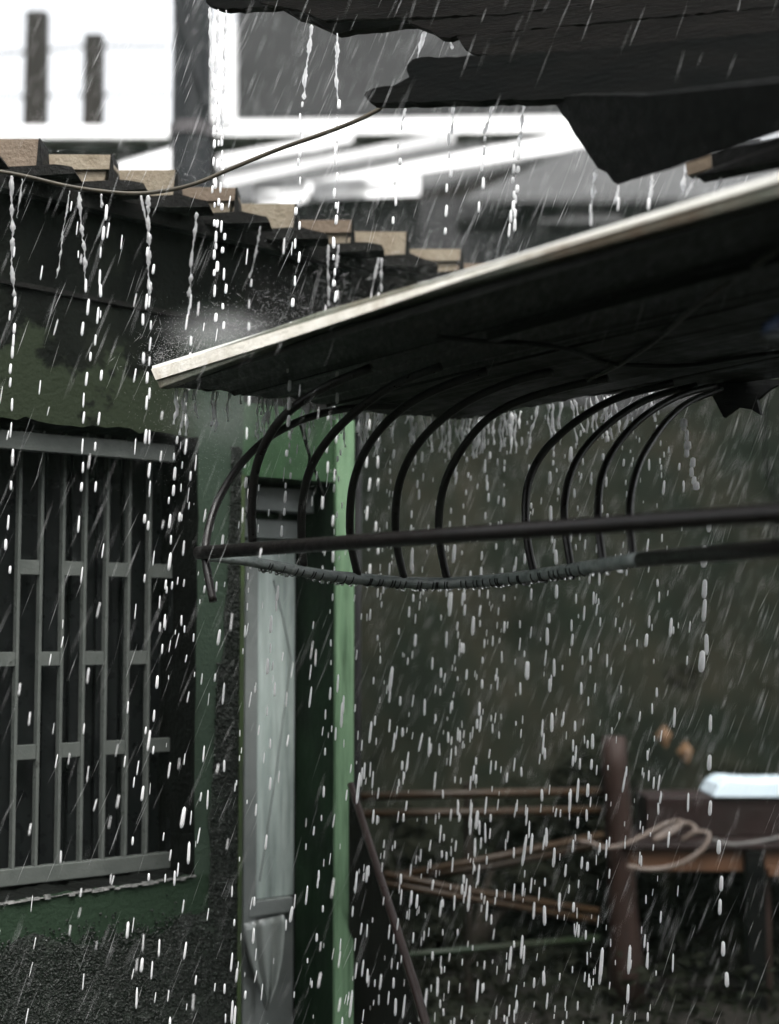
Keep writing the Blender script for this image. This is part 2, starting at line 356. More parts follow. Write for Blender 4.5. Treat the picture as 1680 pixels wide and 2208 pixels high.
# ---- door
door = lnk(bpy.data.objects.new('door', None)); door.parent = house
ds = .215
def DD(u, v, s=ds): return wl_(u, v, s)
d0, d1, d2 = DD(518, 1500).x, DD(548, 1500).x, DD(634, 1500).x
zt = DD(580, 1163).z
MB().box((d0, ds-.03, -.05), (d1-.004, ds+.03, zt+.0)).build('frame_stile', M['door_frame'], door, bevel=.003)
MB().box((d1-.004, ds+.004, -.05), (d1+.001, ds+.03, zt)).build('gap', M['dark_gap'], door)
zr0, zr1 = DD(580, 1936).z, DD(580, 1968).z
MB().box((d1+.001, ds-.004, zr0), (d2, ds+.02, zt)).build('upper_panel', M['door'], door, bevel=.002)
MB().box((d0+.02, ds-.034, zr1), (DD(632, 1950, ds-.034).x, ds-.006, zr0)).build('middle_rail', M['door_frame'], door, bevel=.003)
MB().box((d1+.001, ds-.002, -.04), (d2, ds+.02, zr1)).build('lower_panel', M['door_frame'], door)
MB().box((d2+.001, ds-.002, -.05), (t_dr, ds+.025, zt)).build('jamb_strip', M['dark_gap'], door)
MB().box((t_dl-.02, .12, DD(600, 1102, .12).z), (DD(692, 1080, .12).x, TK, DD(600, 1052, .12).z)).build('header', M['door_frame'], door, bevel=.003)
MB().box((t_dl-.02, .17, zt), (t_dr-.0, TK+.01, DD(600, 1122, .17).z)).build('under_header', M['door_frame'], door, bevel=.003)
MB().box((t_dl-.02, .2, zt+.001), (t_dr, TK+.03, z_dt+.1)).build('transom_back', M['moss_green'], door)
for a, b in (((590, 1250), (628, 1420)), ((628, 1420), (560, 1900))):
    p, q = DD(*a, ds-.006), DD(*b, ds-.006)
    MB().tube([p, p.lerp(q, .5)+V((.004, 0, 0)), q], .0022, 5).build('crease', M['door_frame'], door)
# peeled sheet at the bottom of the door: a curved flap standing off the panel
prof = [((522, 1992), (612, 1972)), ((524, 2010), (616, 1990)), ((530, 2045), (613, 2030)), ((540, 2080), (608, 2075)), ((555, 2120), (600, 2115)), ((566, 2150), (588, 2150)), ((574, 2178), (578, 2180))]
m_ = MB(); nn = 12
for (a, b) in prof:
    for j in range(nn+1):
        f = j/nn; u = a[0]+(b[0]-a[0])*f; v = a[1]+(b[1]-a[1])*f
        s_ = ds-.048 - .022*math.sin(f*math.pi)**.8*(.5+.5*math.cos(f*13)) - .05*max(0, f-.72)/.28 - .01
        m_.v.append(DD(u, v, s_))
for i in range(len(prof)-1):
    for j in range(nn): b = i*(nn+1)+j; m_.f.append((b, b+1, b+nn+2, b+nn+1))
fl = m_.build('peeled_sheet', mat('bent_wet_sheet', (.42, .46, .44), (.34, .38, .36), .14, 6, .1, spec=.8), door, smooth=True, fix=False)
sl = fl.modifiers.new('solid', 'SOLIDIFY'); sl.thickness = .003

# ---- tile roof: a sawtooth eave of thick clay tiles
roof = lnk(bpy.data.objects.new('roof', None)); roof.parent = house; roof.rotation_euler = (0, 0, -HR); roof.matrix_parent_inverse = Matrix()
corners = [(88, 297), (243, 331), (382, 364), (512, 402), (640, 437), (762, 472), (880, 498), (997, 535), (1108, 566)]
E_S = -.13
HM = Matrix.Translation(HL) @ Matrix.Rotation(HR, 4, 'Z'); HI = (Matrix.Translation(HL)).inverted()
def rl(p): return p - HL                 # roof local (axes of the world, origin of the house)
prevx = None
WT = [hit(u, v, W0 - N*E_S, N) for u, v in corners]
step = WT[1]-WT[0]
WT = [WT[0]-step*2, WT[0]-step] + WT
for i, c in enumerate(WT):
    nxt = WT[i+1]-c if i+1 < len(WT) else WT[i]-WT[i-1]
    prv = c - WT[i-1] if i else nxt
    wdt = prv.x + .035
    th = .084 + random.uniform(-.003, .003); two = (i % 2 == 1) or random.random() < .25
    p = rl(c); yaw = R(random.uniform(-2, 2)-3); Rm = Matrix.Rotation(yaw, 3, 'Z')
    tm = M['tile'] if i % 3 else M['tile_pale']
    if i in (4, 6, 8): tm = M['tile_pale']
    up = V((0, .09, .006))
    h1 = th*.55 if two else th
    prof = [V((-wdt, 0, 0)), V((-.004, 0, -.003)), V((.006, 0, -h1)), V((-wdt, 0, -h1))]
    if not two:
        prof = [V((-wdt, 0, 0)), V((-.004, 0, -.003)), V((.004, 0, -h1+.006))] + [V((-.01-.75*wdt*f, 0, -h1 - .006*math.sin(f*3) + random.uniform(-.002, .002))) for f in (0, .2, .4, .6, .8)] + [V((-wdt, 0, -h1*.6))]
    MB().prism([p + Rm@q for q in prof], up).build('tile', tm, roof, bevel=.004)
    if two:
        prof = [V((-wdt*.85, .012, -h1-.001)), V((-.02, .012, -h1-.001)), V((-.028, .012, -th))] + [V((-.04-.6*wdt*f, .012, -th - .008*math.sin(f*3.0)+random.uniform(-.002, .002))) for f in (0, .3, .6, .9)] + [V((-wdt*.85, .012, -h1*1.35))]
        MB().prism([p + Rm@q for q in prof], up*.8).build('pan_tile', M['tile_pale'] if i % 2 else M['tile'], roof, bevel=.003)
    # dark mortar web filling the step, also blacking in the tile's shaded side
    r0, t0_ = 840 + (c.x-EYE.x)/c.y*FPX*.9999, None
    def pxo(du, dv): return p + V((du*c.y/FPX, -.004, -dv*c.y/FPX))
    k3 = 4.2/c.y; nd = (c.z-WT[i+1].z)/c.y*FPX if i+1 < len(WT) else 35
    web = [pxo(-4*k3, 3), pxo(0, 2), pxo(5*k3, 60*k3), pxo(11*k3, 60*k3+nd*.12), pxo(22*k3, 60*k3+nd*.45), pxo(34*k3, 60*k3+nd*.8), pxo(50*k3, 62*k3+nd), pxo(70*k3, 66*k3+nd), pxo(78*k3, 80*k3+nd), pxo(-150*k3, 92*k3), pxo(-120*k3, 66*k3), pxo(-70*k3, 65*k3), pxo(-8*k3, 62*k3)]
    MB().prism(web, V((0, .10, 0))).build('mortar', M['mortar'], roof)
# upper courses behind the eave
e0, e1 = rl(WT[0]), rl(WT[-1])
bk = -N*3.0 + V((0, 0, .42))
dn = V((0, 0, -.09))
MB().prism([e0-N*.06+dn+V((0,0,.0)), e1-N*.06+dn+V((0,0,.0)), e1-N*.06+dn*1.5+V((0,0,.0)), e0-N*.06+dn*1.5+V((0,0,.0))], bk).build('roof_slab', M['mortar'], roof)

# ------------------------------------------------------------------ plank canopy across the gap
P1t = at(328, 797, 3.9)
def fhit(u, v): return hit(u, v, P1t, D)               # vertical plane through P1 along N
A1t = fhit(1680, 388); A1b = fhit(1680, 430); P1b = fhit(344, 838)
P2 = hit(1000, 905, P1b, N)                             # vertical plane through P1 along D
cn = (A1b-P1b).cross(P2-P1b).normalized()
if cn.z > 0: cn = -cn                                   # points down
def chit(u, v, d=0): return hit(u, v, P1b + cn*d, cn)
CL = V((P1t.x, P1t.y, 0))
canopy = thing('plank_canopy', 'dark plank canopy with pale wet fascia board, sloping up to the right', 'canopy', CL)
ext = (A1t-P1t)*.28
mb = MB(); fa = [P1t, A1t+ext, A1b+ext*.95, fhit(1000, 614), P1b]
mb.prism([P1t, fhit(700, 668), fhit(1000, 583), A1t+ext, A1b+ext, fhit(1000, 612), fhit(700, 704), P1b], D*.03).build('fascia', M['fascia'], canopy, CL, bevel=.003)
def fl2(u, f): 
    a, b = fhit(u, 797-(u-328)*.3025), fhit(u, 838-(u-344)*.3054); return a.lerp(b, f) - D*.006
MB().prism([fl2(330, .0), fl2(700, 0), fl2(1000, 0), fl2(1700, .0), fl2(1700, .08), fl2(1250, .13), fl2(1000, .24), fl2(800, .42), fl2(600, .55), fl2(340, .58)], D*.005).build('fascia_lit_band', mat('cream_lit_band', (.80, .77, .70), (.60, .57, .49), .2, 18, .3, 80, c3=(.36, .28, .2), s3=7, t3=.66, w3=.1), canopy, CL)  # cream strip paints the fascia's lit upper edge, tapering right
MB().prism([P1t+V((0,0,.002)), A1t+ext+V((0,0,.002)), A1t+ext+V((0,0,.010)), P1t+V((0,0,.010))], D*.06).build('edge_highlight', mat('white_highlight', (.85, .85, .82), (.75, .75, .71), .12, 12, .1), canopy, CL)  # white strip paints the wet highlight along the top edge
# boards run along the fascia; their ends make the dripping edge
u_e = [(360, 838), (430, 843), (520, 852), (610, 860), (700, 876), (800, 890), (900, 898), (1000, 905)]
ends = [hit(u, v, P1b, N) for u, v in u_e]
toN = (A1b+ext-P1b); L_ = toN.length; toN.normalize()
for i in range(len(ends)-1):
    a, b = ends[i].copy(), ends[i+1].copy()
    a += D*.002; b -= D*.002
    gz = V((0, 0, random.uniform(0, .006)))
    endj = jag([a, b], .006, .02)
    m_ = MB()
    pts = [p + gz + toN*random.uniform(-.012, .006) for p in endj]
    far = [b+toN*(L_-.0)+gz, a+toN*(L_-.0)+gz]
    m_.prism(pts + far, V((0, 0, .016)))
    m_.build('board', M['board'] if i < 4 else M['board_olive'], canopy, CL)
# the right-hand edge of the canopy
cpts = [chit(u, v) for u, v in ((1002, 906), (1080, 893), (1180, 872), (1300, 852), (1420, 842), (1540, 836))]
far = hit(1700, 815, P1b, cn)
edge = jag(cpts, .004, .03) + [far, P2+toN*L_*1.0, P2+toN*.3]
MB().prism([p + V((0, 0, .004)) for p in edge], V((0, 0, .014))).build('edge_board', M['board_olive'], canopy, CL)
tops = [P1t+V((0,0,.0)), A1t+ext, A1t+ext+D*1.25, P2+V((0,0,.045))]
MB().prism([p - V((0, 0, .012)) + D*.061*(1 if k < 2 else 0) for k, p in enumerate(tops)], V((0, 0, .012))).build('top_sheet', M['roof_brown'], canopy, CL)
# inner batten (the tonal step under the canopy)
b0, b1 = chit(1050, 735, .02), chit(1700, 560, .02)
MB().prism([b0, b1, b1+D*.03, b0+D*.03], V((0, 0, .02))).build('batten', M['board'], canopy, CL)
# torn scrap hanging off the edge
sc = [(1525, 832), (1560, 900), (1590, 878), (1618, 882), (1640, 895), (1632, 862), (1660, 838), (1700, 820), (1600, 815)]
sp0 = chit(1580, 835, .01)
sn = V((.1, -1, .1)).normalized()
MB().prism([hit(u, v, sp0, sn) for u, v in sc], V((.01, .012, 0))).build('torn_scrap', M['roof_dark'], canopy, CL)
# cables stapled beneath
def cable(name, pts, r, m, label, cat, parent=None, off=None):
    p = smoothpath(pts, 8); loc = p[0].copy()
    mb = MB().tube(p, r, 7)
    if parent: return mb.build(name, m, parent, off, smooth=True)
    o = mb.build(name, m, None, loc, smooth=True); o.location = loc; return tag(o, label, cat)
cable('cable', [chit(u, v, .012) for u, v in ((940, 725), (1030, 735), (1130, 740), (1220, 752), (1300, 780), (1400, 789), (1500, 786), (1600, 770), (1720, 755))], .006, M['cable_dark'], '', '', canopy, CL)
cable('cable', [chit(u, v, .014) for u, v in ((1720, 510), (1600, 590), (1500, 660), (1420, 730), (1330, 790), (1230, 835))], .005, M['cable'], '', '', canopy, CL)

# ------------------------------------------------------------------ bent iron awning frame
tip = at(428, 1192, 3.78); AL = V((tip.x, tip.y, 0))
aw = thing('awning_frame', 'bare rusty awning frame of bent iron ribs under the plank canopy', 'awning frame', AL)
MB().tube([tip, at(1050, 1149, 1/(1/3.78+(1/2.55-1/3.78)*(622/1252))), at(1680, 1106, 2.55), at(1950, 1088, 2.36)], .0172, 16).build('cross_pipe', M['iron'], aw, AL, smooth=True)
rimp = [(440, 1200, 3.80), (520, 1208, 3.88), (600, 1222, 3.95), (700, 1240, 4.03), (800, 1250, 4.1), (880, 1256, 4.12), (960, 1257, 4.1), (1050, 1252, 4.0), (1150, 1241, 3.8), (1250, 1226, 3.5), (1380, 1206, 3.15)]
rim = smoothpath([at(*p) for p in rimp], 8)
ro = MB().tube(rim, [.0125+.004*min(1, i/30) for i in range(len(rim))], 14).build('rim', M['sheen_pipe'], aw, AL, smooth=True)
ex = [at(1374, 1207, 3.165), at(1680, 1182, 2.65), at(1900, 1166, 2.35)]
MB().tube(ex, .0165, 14).build('rim_sleeve', M['iron'], aw, AL, smooth=True)
# wire wraps round the rim
for i in range(6, len(rim)-8):
    if random.random() < .8 and i > 10:
        p = rim[i].lerp(rim[i+1], random.random()); t = (rim[i+1]-rim[i]).normalized(); e = t.cross(V((0, 0, 1))).normalized(); f = e.cross(t); pts = []
        rr = .0185
        for k_ in range(11):
            a = math.pi*(.95 + 1.1*k_/10); pts.append(p + (e*math.cos(a)+f*math.sin(a))*rr + t*(.012*k_/10))
        MB().tube(pts, .0015, 5).build('tie_wire', M['tie'], ro, AL)
m_ = MB()
def blob(m_, p, r, l, sides=7, rings=5, d=V((0, 0, -1))):
    e = d.cross(V((0, 1, 0))).normalized(); f = d.cross(e); b = len(m_.v)
    for i in range(rings):
        a = math.pi*(i+.5)/rings
        for k_ in range(sides):
            q = 2*math.pi*k_/sides; m_.v.append(p + d*(-math.cos(a)*l) + (e*math.cos(q)+f*math.sin(q))*r*math.sin(a)**.7)
    for i in range(rings-1):
        for k_ in range(sides): k2 = (k_+1) % sides; m_.f.append((b+i*sides+k_, b+i*sides+k2, b+(i+1)*sides+k2, b+(i+1)*sides+k_))
    m_.f.append(tuple(b+k_ for k_ in range(sides))[::-1]); m_.f.append(tuple(b+(rings-1)*sides+k_ for k_ in range(sides)))
for i in range(12, len(rim)-2):
    for _ in range(2):
        if random.random() < .6: blob(m_, rim[i].lerp(rim[i+1], random.random()) - V((0, 0, .0165)), random.uniform(.004, .0075), random.uniform(.004, .009))
o = m_.build('hanging_droplets', water_mat('clear_droplet', .97), ro, AL, smooth=True); o['kind'] = 'stuff'
ribs = [
 [(460, 1297, 3.74), (447, 1230), (443, 1185), (455, 1120), (480, 1060), (520, 1000), (575, 947), (650, 906), (730, 884), (800, 877), (885, 878)],
 [(545, 1168, 3.88), (543, 1100), (550, 1020), (575, 950), (620, 890), (700, 835), (800, 793)],
 [(655, 1220, 4.0), (650, 1160), (653, 1080), (670, 1010), (710, 945), (770, 885), (850, 830), (950, 790)],
 [(772, 1242, 4.08), (757, 1170), (755, 1100), (765, 1030), (795, 960), (850, 895), (930, 845), (1050, 800)],
 [(872, 1250, 4.12), (857, 1180), (853, 1110), (862, 1040), (890, 975), (940, 915), (1010, 865), (1100, 825), (1190, 802)],
 [(965, 1252, 4.1), (950, 1180), (947, 1110), (960, 1040), (995, 970), (1050, 905), (1120, 865), (1220, 835), (1310, 815)],
 [(1152, 1238, 3.8), (1138, 1170), (1133, 1100), (1140, 1040), (1165, 985), (1210, 935), (1270, 890), (1340, 855), (1450, 826)],
 [(1232, 1226, 3.56), (1220, 1150), (1217, 1090), (1228, 1030), (1255, 975), (1300, 925), (1360, 880), (1420, 852), (1500, 832)],
 [(1300, 1216, 3.37), (1291, 1140), (1290, 1080), (1300, 1020), (1330, 960), (1380, 905), (1440, 865), (1490, 845), (1545, 832)],
 [(1365, 1206, 3.19), (1358, 1130), (1360, 1070), (1375, 1010), (1400, 960), (1440, 905), (1490, 865), (1560, 838)]]
for i, rb in enumerate(ribs):
    u, v, d0_ = rb[0]; r_ = (.0105, .0115, .0112, .0112, .0112, .0112, .0105, .0096, .0092, .0088)[i]
    pe = chit(rb[-1][0], rb[-1][1], r_+.002); d1_ = pe.y
    n = len(rb); pts = [at(u, v, d0_)]
    for k_ in range(1, n-1): f = (k_/(n-1))**1.4; pts.append(at(rb[k_][0], rb[k_][1], d0_+(d1_-d0_)*f))
    pts.append(pe)
    MB().tube(smoothpath(pts, 6), r_, 12).build('rib', M['iron'], aw, AL, smooth=True)
# thin stay wires behind the first ribs
sw = thing('stay_wire', 'two thin dark wires crossing in front of the door lintel', 'wire', V((-.2, 4.3, 0)))
for pts in (((650, 900, 4.3), (662, 960, 4.35), (668, 985, 4.35), (660, 1030, 4.4), (650, 1060, 4.4)), ((645, 905, 4.3), (668, 985, 4.35), (685, 1030, 4.4), (698, 1070, 4.4))):
    MB().tube(smoothpath([at(*p) for p in pts], 5), .0045, 6).build('strand', M['cable_dark'], sw, V((-.2, 4.3, 0)))

# ------------------------------------------------------------------ black upper roof, top right
UL = V((1.0, 3.0, 0))
ur = thing('overhanging_roof', 'black rotting timber roof overhang with broken plank ends at top right', 'roof', UL)
def zr(u, ul, dl, ur_, dr): return 1/(1/dl + (1/dr-1/dl)*(u-ul)/(ur_-ul))
def rag(pts, amp=2.0, step=16):
    out = []
    for (a, b), (c, d) in zip(pts, pts[1:]+pts[:1]):
        n = max(1, int(math.hypot(c-a, d-b)/step)) if max(a, c) < 1690 and max(b, d) > -5 else 1
        for i in range(n): out.append((a+(c-a)*i/n + random.uniform(-amp, amp)*(i > 0), b+(d-b)*i/n + random.uniform(-amp, amp)*(i > 0)))
    return out
def slab(name, pts, dl, dr, th, m, ul=445, ur_=1680, par=ur, lean=0):
    mb = MB(); P = []; pts = rag(pts)
    for u, v in pts: P.append(at(u, v, zr(u, ul, dl, ur_, dr)))
    n = (P[len(P)//2]-P[0]).cross(V((0, 0, 1))).normalized(); n = n if n.y > 0 else -n
    return mb.prism(P, n*th).build(name, m, par, UL, bevel=.002)
slab('sheet', [(445, 6), (470, 16), (520, 19), (560, 15), (602, 13), (640, 36), (665, 42), (700, 58), (727, 71), (780, 63), (850, 55), (905, 49), (1000, 30), (1250, 8), (1900, -50), (1900, -330), (440, -330)], 3.95, 3.5, .035, M['roof_dark'])
slab('plank', [(560, 5), (760, -12), (1400, -40), (1900, -80), (1900, -40), (1400, -8), (1100, 30), (820, 40), (700, 44), (640, 20)], 3.9, 3.44, .02, M['roof_brown'])
slab('plank', [(880, 46), (930, 66), (950, 80), (970, 82), (985, 76), (1024, 74), (1300, 48), (1625, 18), (1900, -10), (1900, -60), (1400, -8), (1100, 32)], 3.86, 3.36, .03, M['roof_brown'])
slab('plank', [(985, 78), (998, 100), (1025, 117), (1110, 120), (1300, 112), (1680, 80), (1900, 60), (1900, -14), (1625, 21), (1300, 52)], 3.8, 3.28, .03, M['roof_brown'])
slab('broken_plank', [(785, 206), (792, 196), (806, 190), (850, 184), (872, 172), (882, 166), (877, 152), (878, 140), (890, 128), (908, 123), (1000, 121), (1100, 117), (1300, 104), (1680, 66), (1900, 40), (1900, 190), (1680, 205), (1400, 211), (1190, 213), (1000, 217), (830, 221), (797, 220)], 3.72, 3.15, .045, M['roof_dark'])
pa, pb, pc = at(1188, 211, 3.42), at(1330, 398, 3.25), at(1680, 288, 2.5)
pn = (pb-pa).cross(pc-pa).normalized(); pn = pn if pn.y > 0 else -pn
poly = [(1188, 208), (1240, 291), (1262, 322), (1289, 363), (1308, 372), (1322, 392), (1332, 398), (1420, 372), (1500, 346), (1600, 314), (1900, 215), (1900, 150), (1400, 205)]
MB().prism([hit(u, v, pa, pn) for u, v in rag(poly, 1.6, 14)], pn*.02).build('soffit_panel', M['roof_dark'], ur, UL)
rf = [at(1478, 352, 3.2), at(1532, 333, 3.15), at(1535, 362, 3.15), at(1482, 378, 3.2)]
MB().prism(rf, V((.02, .03, 0))).build('rafter_end', M['rafter'], ur, UL)
MB().prism([at(1533, 334, 3.13), at(1900, 235, 2.4), at(1900, 300, 2.4), at(1500, 379, 3.16), at(1536, 362, 3.13)], V((.03, .05, 0))).build('rafter', M['roof_brown'], ur, UL)
MB().prism([at(1555, 322, 3.08), at(1640, 301, 2.95), at(1642, 305, 2.95), at(1556, 326, 3.08)], V((.02, .04, .0))).build('lip_shine', M['white'], ur, UL)  # white strip paints the wet shine on the rafter
# posts that carry the two roofs, off to the right
MB().box((2.1, 2.0, 0), (2.24, 2.14, 3.0)).build('post', M['roof_brown'], ur, UL)
MB().box((-2.6, -2.2, 3.36), (4.2, .5, 3.42)).build('blocker_roof', M['roof_dark'], ur, UL)      # unseen porch roof, added to block frontal sky light
MB().box((-2.6, -2.2, -.05), (4.2, -2.0, 3.359)).build('blocker_back_wall', M['bg_brown'], ur, UL)  # unseen wall, added to block light from behind the camera
MB().box((4.0, -1.999, -.05), (4.2, .5, 3.359)).build('blocker_side_wall', M['bg_brown'], ur, UL)  # unseen side wall of the same added light block
# hanging lamp dish and its wire at the right edge
lp = thing('hanging_dish', 'dark blue-rimmed dish lamp at the right edge under the canopy', 'lamp', at(1690, 716, 2.5))
m_ = MB(); c0 = V((0, 0, 0)); ring = []
for k_, (r_, z_) in enumerate(((.006, .03), (.018, .026), (.034, .01), (.038, 0), (.036, -.004))): ring.append((r_, z_))
for r_, z_ in ring:
    for q in range(20): a = 2*math.pi*q/20; m_.v.append(V((math.cos(a)*r_, math.sin(a)*r_, z_)))
for i in range(len(ring)-1):
    for q in range(20): q2 = (q+1) % 20; m_.f.append((i*20+q, i*20+q2, i*20+20+q2, i*20+20+q))
m_.f.append(tuple(range(20))); m_.f.append(tuple(range(80, 100)))
m_.build('shade', mat('blue_enamel', (.02, .035, .07), None, .3), lp, smooth=False)
m_ = MB().tube([V((0, 0, .028)), V((0, .0, .2))], .002, 5).build('cord', M['cable_dark'], lp)
cable('hanging_wire', [at(*p) for p in ((1663, 740, 2.6), (1655, 850, 2.6), (1650, 930, 2.6), (1652, 1000, 2.6), (1668, 1060, 2.6), (1680, 1100, 2.58), (1676, 1150, 2.6), (1668, 1172, 2.62))], .0022, M['cable_dark'], 'thin black wire dangling by the pipe at the right edge', 'wire')
cable('power_cable', [at(*p) for p in ((-200, 372, 3.72), (-60, 364, 3.74), (0, 370, 3.75), (60, 381, 3.76), (140, 400, 3.77), (210, 411, 3.78), (285, 417, 3.79), (350, 412, 3.8), (420, 396, 3.8), (500, 363, 3.8), (600, 322, 3.78), (700, 287, 3.75), (780, 255, 3.72), (856, 214, 3.7))], .0056, M['cable'], 'pale weathered cable sagging across the tile eaves to the broken plank', 'cable')

# ------------------------------------------------------------------ background over the roofs
def slabpx(mb, u0, v0, u1, v1, d, th): 
    a, b = at(u0, v1, d), at(u1, v0, d); return mb.box((a.x, d, a.z), (b.x, d+th, b.z))
def loc_of(u, d): p = at(u, 1000, d); return V((p.x, d, 0))
nb = loc_of(500, 16.0)
bld = thing('terrace_building', 'blurred white-framed building with dark upper wall behind the roofs', 'building', nb)
slabpx(MB(), -300, 271, 372, 296, 16, 3).build('terrace_slab', M['white'], bld, nb)
a, b = at(372, 296, 16), at(1500, 275, 16)
MB().prism([at(372, 262, 15.9), at(1500, 246, 15.9), at(1500, 280, 15.9), at(372, 292, 15.9)], V((0, 2, 0))).build('floor_beam', M['white'], bld, nb)
slabpx(MB(), 446, 48, 505, 262, 15.85, .3).build('pillar', M['white'], bld, nb)
slabpx(MB(), 507, -260, 1500, 246, 16.4, .2).build('upper_wall', M['bg_dark'], bld, nb)
lo = at(-300, 300, 16.3); hi = at(1500, 300, 16.3)
MB().box((lo.x, 16.3, 0), (hi.x, 16.6, lo.z-.01)).build('lower_wall', M['bg_brown'], bld, nb)
for u, w_, v0, lab in ((62, 27, 2, 'taller dark brown post on the white terrace at far left'), (189, 24, 52, 'shorter dark brown post on the white terrace near the pole')):
    p = at(u, 270, 15.9); hw = w_*16/FPX; top = at(u, v0, 15.9)
    o = MB().add([(-hw,-.08,0),(hw,-.08,0),(hw,.08,0),(-hw,.08,0),(-hw*.93,-.08,top.z-p.z),(hw*.93,-.08,top.z-p.z),(hw*.93,.08,top.z-p.z),(-hw*.93,.08,top.z-p.z)], [(0,3,2,1),(4,5,6,7),(0,1,5,4),(1,2,6,5),(2,3,7,6),(3,0,4,7)]).build('terrace_post', M['bg_brown'], bevel=.02)
    o.location = (p.x, 16.2, p.z); tag(o, lab, 'post', 'posts on the terrace')
for (pts, r_) in (((( -200, 128), (62, 112), (189, 100), (365, 100)), .022), (((-200, 210), (62, 208), (189, 205), (365, 203)), .020)):
    cable('rail_wire', [at(u, v, 16.4) for u, v in pts], r_, M['tin_grey'], 'upper pale rail wire strung behind the terrace posts' if r_ > .021 else 'lower pale rail wire strung behind the terrace posts', 'wire')
pl = loc_of(406, 9.0)
po = thing('utility_pole', 'thick dark utility pole rising behind the tile roof', 'utility pole', pl)
MB().tube([V((0, 0, 0)), V((0, 0, 3.2)), V((-.005, 0, 7.5))], [.15, .131, .118], 12).build('shaft', M['conc_dark'], po)
pz = at(406, 285, 9).z
MB().tube([V((0, 0, pz-.04)), V((0, 0, pz+.04))], .142, 12).build('band', mat('pole_band', (.12, .11, .115), None, .5), po)
pz = at(406, 130, 9).z
MB().tube([V((-.1, -.11, pz+.35)), V((.11, -.125, pz-.35))], .02, 6).build('strap', M['conc_dark'], po)
# low tin roofs between the house and the terrace
def roofset(name, label, panels, d_, walls, back=0):
    d_ += back
    L0 = loc_of(walls[0], d_); t = thing(name, label, 'shed', L0)
    for nm, pts, m in panels:
        MB().prism([at(u, v, d+back) for u, v, d in pts], V((0, 0, -.05))).build(nm, m, t, L0)
    a, b = at(walls[0], walls[2], d_), at(walls[1], walls[2], d_)
    MB().box((a.x, d_, 0), (b.x, d_+.15, a.z)).build('wall', M['bg_dark'], t, L0)
    return t
M['tin_mid'] = mat('mid_grey_tin', (.085, .085, .085), (.055, .055, .055), .5, 2, .1, spec=.2)
def bar(u0, v0, u1, v1, w0, w1, d0_, d1_): return [(u0, v0-w0, d0_), (u1, v1-w1, d1_), (u1, v1+w1, d1_), (u0, v0+w0, d0_)]
ts_ = roofset('tin_shed', 'blurred grey tin-roofed shed with white beams seen above the clay tiles', [
    ('roof_sheet', [(470, 432, 10.5), (915, 402, 10.4), (1300, 300, 12.3), (480, 330, 12.6)], M['tin_mid']),
    ('beam', bar(470, 345, 760, 288, 9, 7, 11.9, 12.9), M['white']), ('beam', bar(480, 395, 980, 288, 11, 8, 11.0, 12.6), M['tin']), ('beam', bar(560, 428, 1270, 290, 16, 13, 10.3, 11.9), M['white']),
    ('eave', bar(548, 412, 662, 405, 15, 15, 10.2, 10.2), M['white']), ('eave', bar(672, 404, 905, 392, 14, 16, 10.2, 10.2), M['white'])], 10.6, (560, 1000, 430), 1.7)
gs2 = roofset('grey_shed', 'blurred grey-roofed shed right of the clay tiles under the black roof', [
    ('roof_sheet', [(1000, 425, 8.7), (1760, 424, 8.6), (1800, 300, 9.8), (1240, 318, 10.0)], M['tin_mid']),
    ('eave', bar(985, 482, 1340, 470, 9, 9, 8.6, 8.6), M['tin_mid'])], 9.1, (905, 1560, 428), 3.0)
roofset('lean_to', 'blurred low lean-to with pale roof behind the tile roof left of the pole', [
    ('roof_sheet', [(200, 392, 10.5), (372, 385, 10.5), (372, 318, 12.5), (260, 350, 12.5)], M['tin'])], 10.6, (180, 372, 395))

# ------------------------------------------------------------------ the yard behind
m_ = MB(); nx, ny = 40, 16
for j in range(ny+1):
    for i in range(nx+1):
        x = -2 + 14*i/nx; f = j/ny; y = 7.3 + 4.0*f + .35*math.sin(x*1.3) ; h = 3.5*(f**.8)*(1+.06*math.sin(x*2.1+1))
        m_.v.append(V((x + random.uniform(-.1, .1), y + random.uniform(-.12, .12), h + random.uniform(-.1, .1)*(j > 0) - .02)))
for j in range(ny):
    for i in range(nx): b = j*(nx+1)+i; m_.f.append((b, b+1, b+nx+2, b+nx+1))
bank = m_.build('earth_bank', M['bank'], smooth=True); bank['kind'] = 'structure'
def shrub(label, c, rad, n, m, group='shrubs on the bank behind the yard', leaf=.032):
    t = thing('shrub', label, 'shrub', (c[0], c[1], 0), 0, group)
    cl = [(V((random.gauss(0, .45)*rad[0], random.gauss(0, .45)*rad[1], c[2] + random.gauss(0, .45)*rad[2])), random.uniform(.2, .42)*rad[2]) for _ in range(16)]
    vs_ = np.zeros((n*4, 3)); 
    for i in range(n):
        p, r = cl[i % 16]; d_ = V((random.gauss(0, 1), random.gauss(0, 1), random.gauss(0, 1))).normalized()
        q = p + d_*r*random.uniform(.55, 1.05)
        e = V((random.gauss(0, 1), random.gauss(0, 1), random.gauss(0, .6)-.4)).normalized(); f = e.cross(d_).normalized()
        s_ = leaf*random.uniform(.6, 1.3); e *= s_*1.5; f *= s_*.6
        for k_, w_ in enumerate((q-e, q+f, q+e, q-f)): vs_[i*4+k_] = w_
    me = bpy.data.meshes.new('crown'); me.from_pydata(vs_.tolist(), [], [(4*i, 4*i+1, 4*i+2, 4*i+3) for i in range(n)]); me.materials.append(m)
    o = lnk(bpy.data.objects.new('crown', me)); o.parent = t
    m2 = MB()
    for p, r in cl[:6]: m2.tube([V((0, 0, .0)), V((p.x*.4, p.y*.4, p.z*.5)), p], [.03, .02, .008], 6)
    m2.build('stem', M['trunk'], t)
    return t
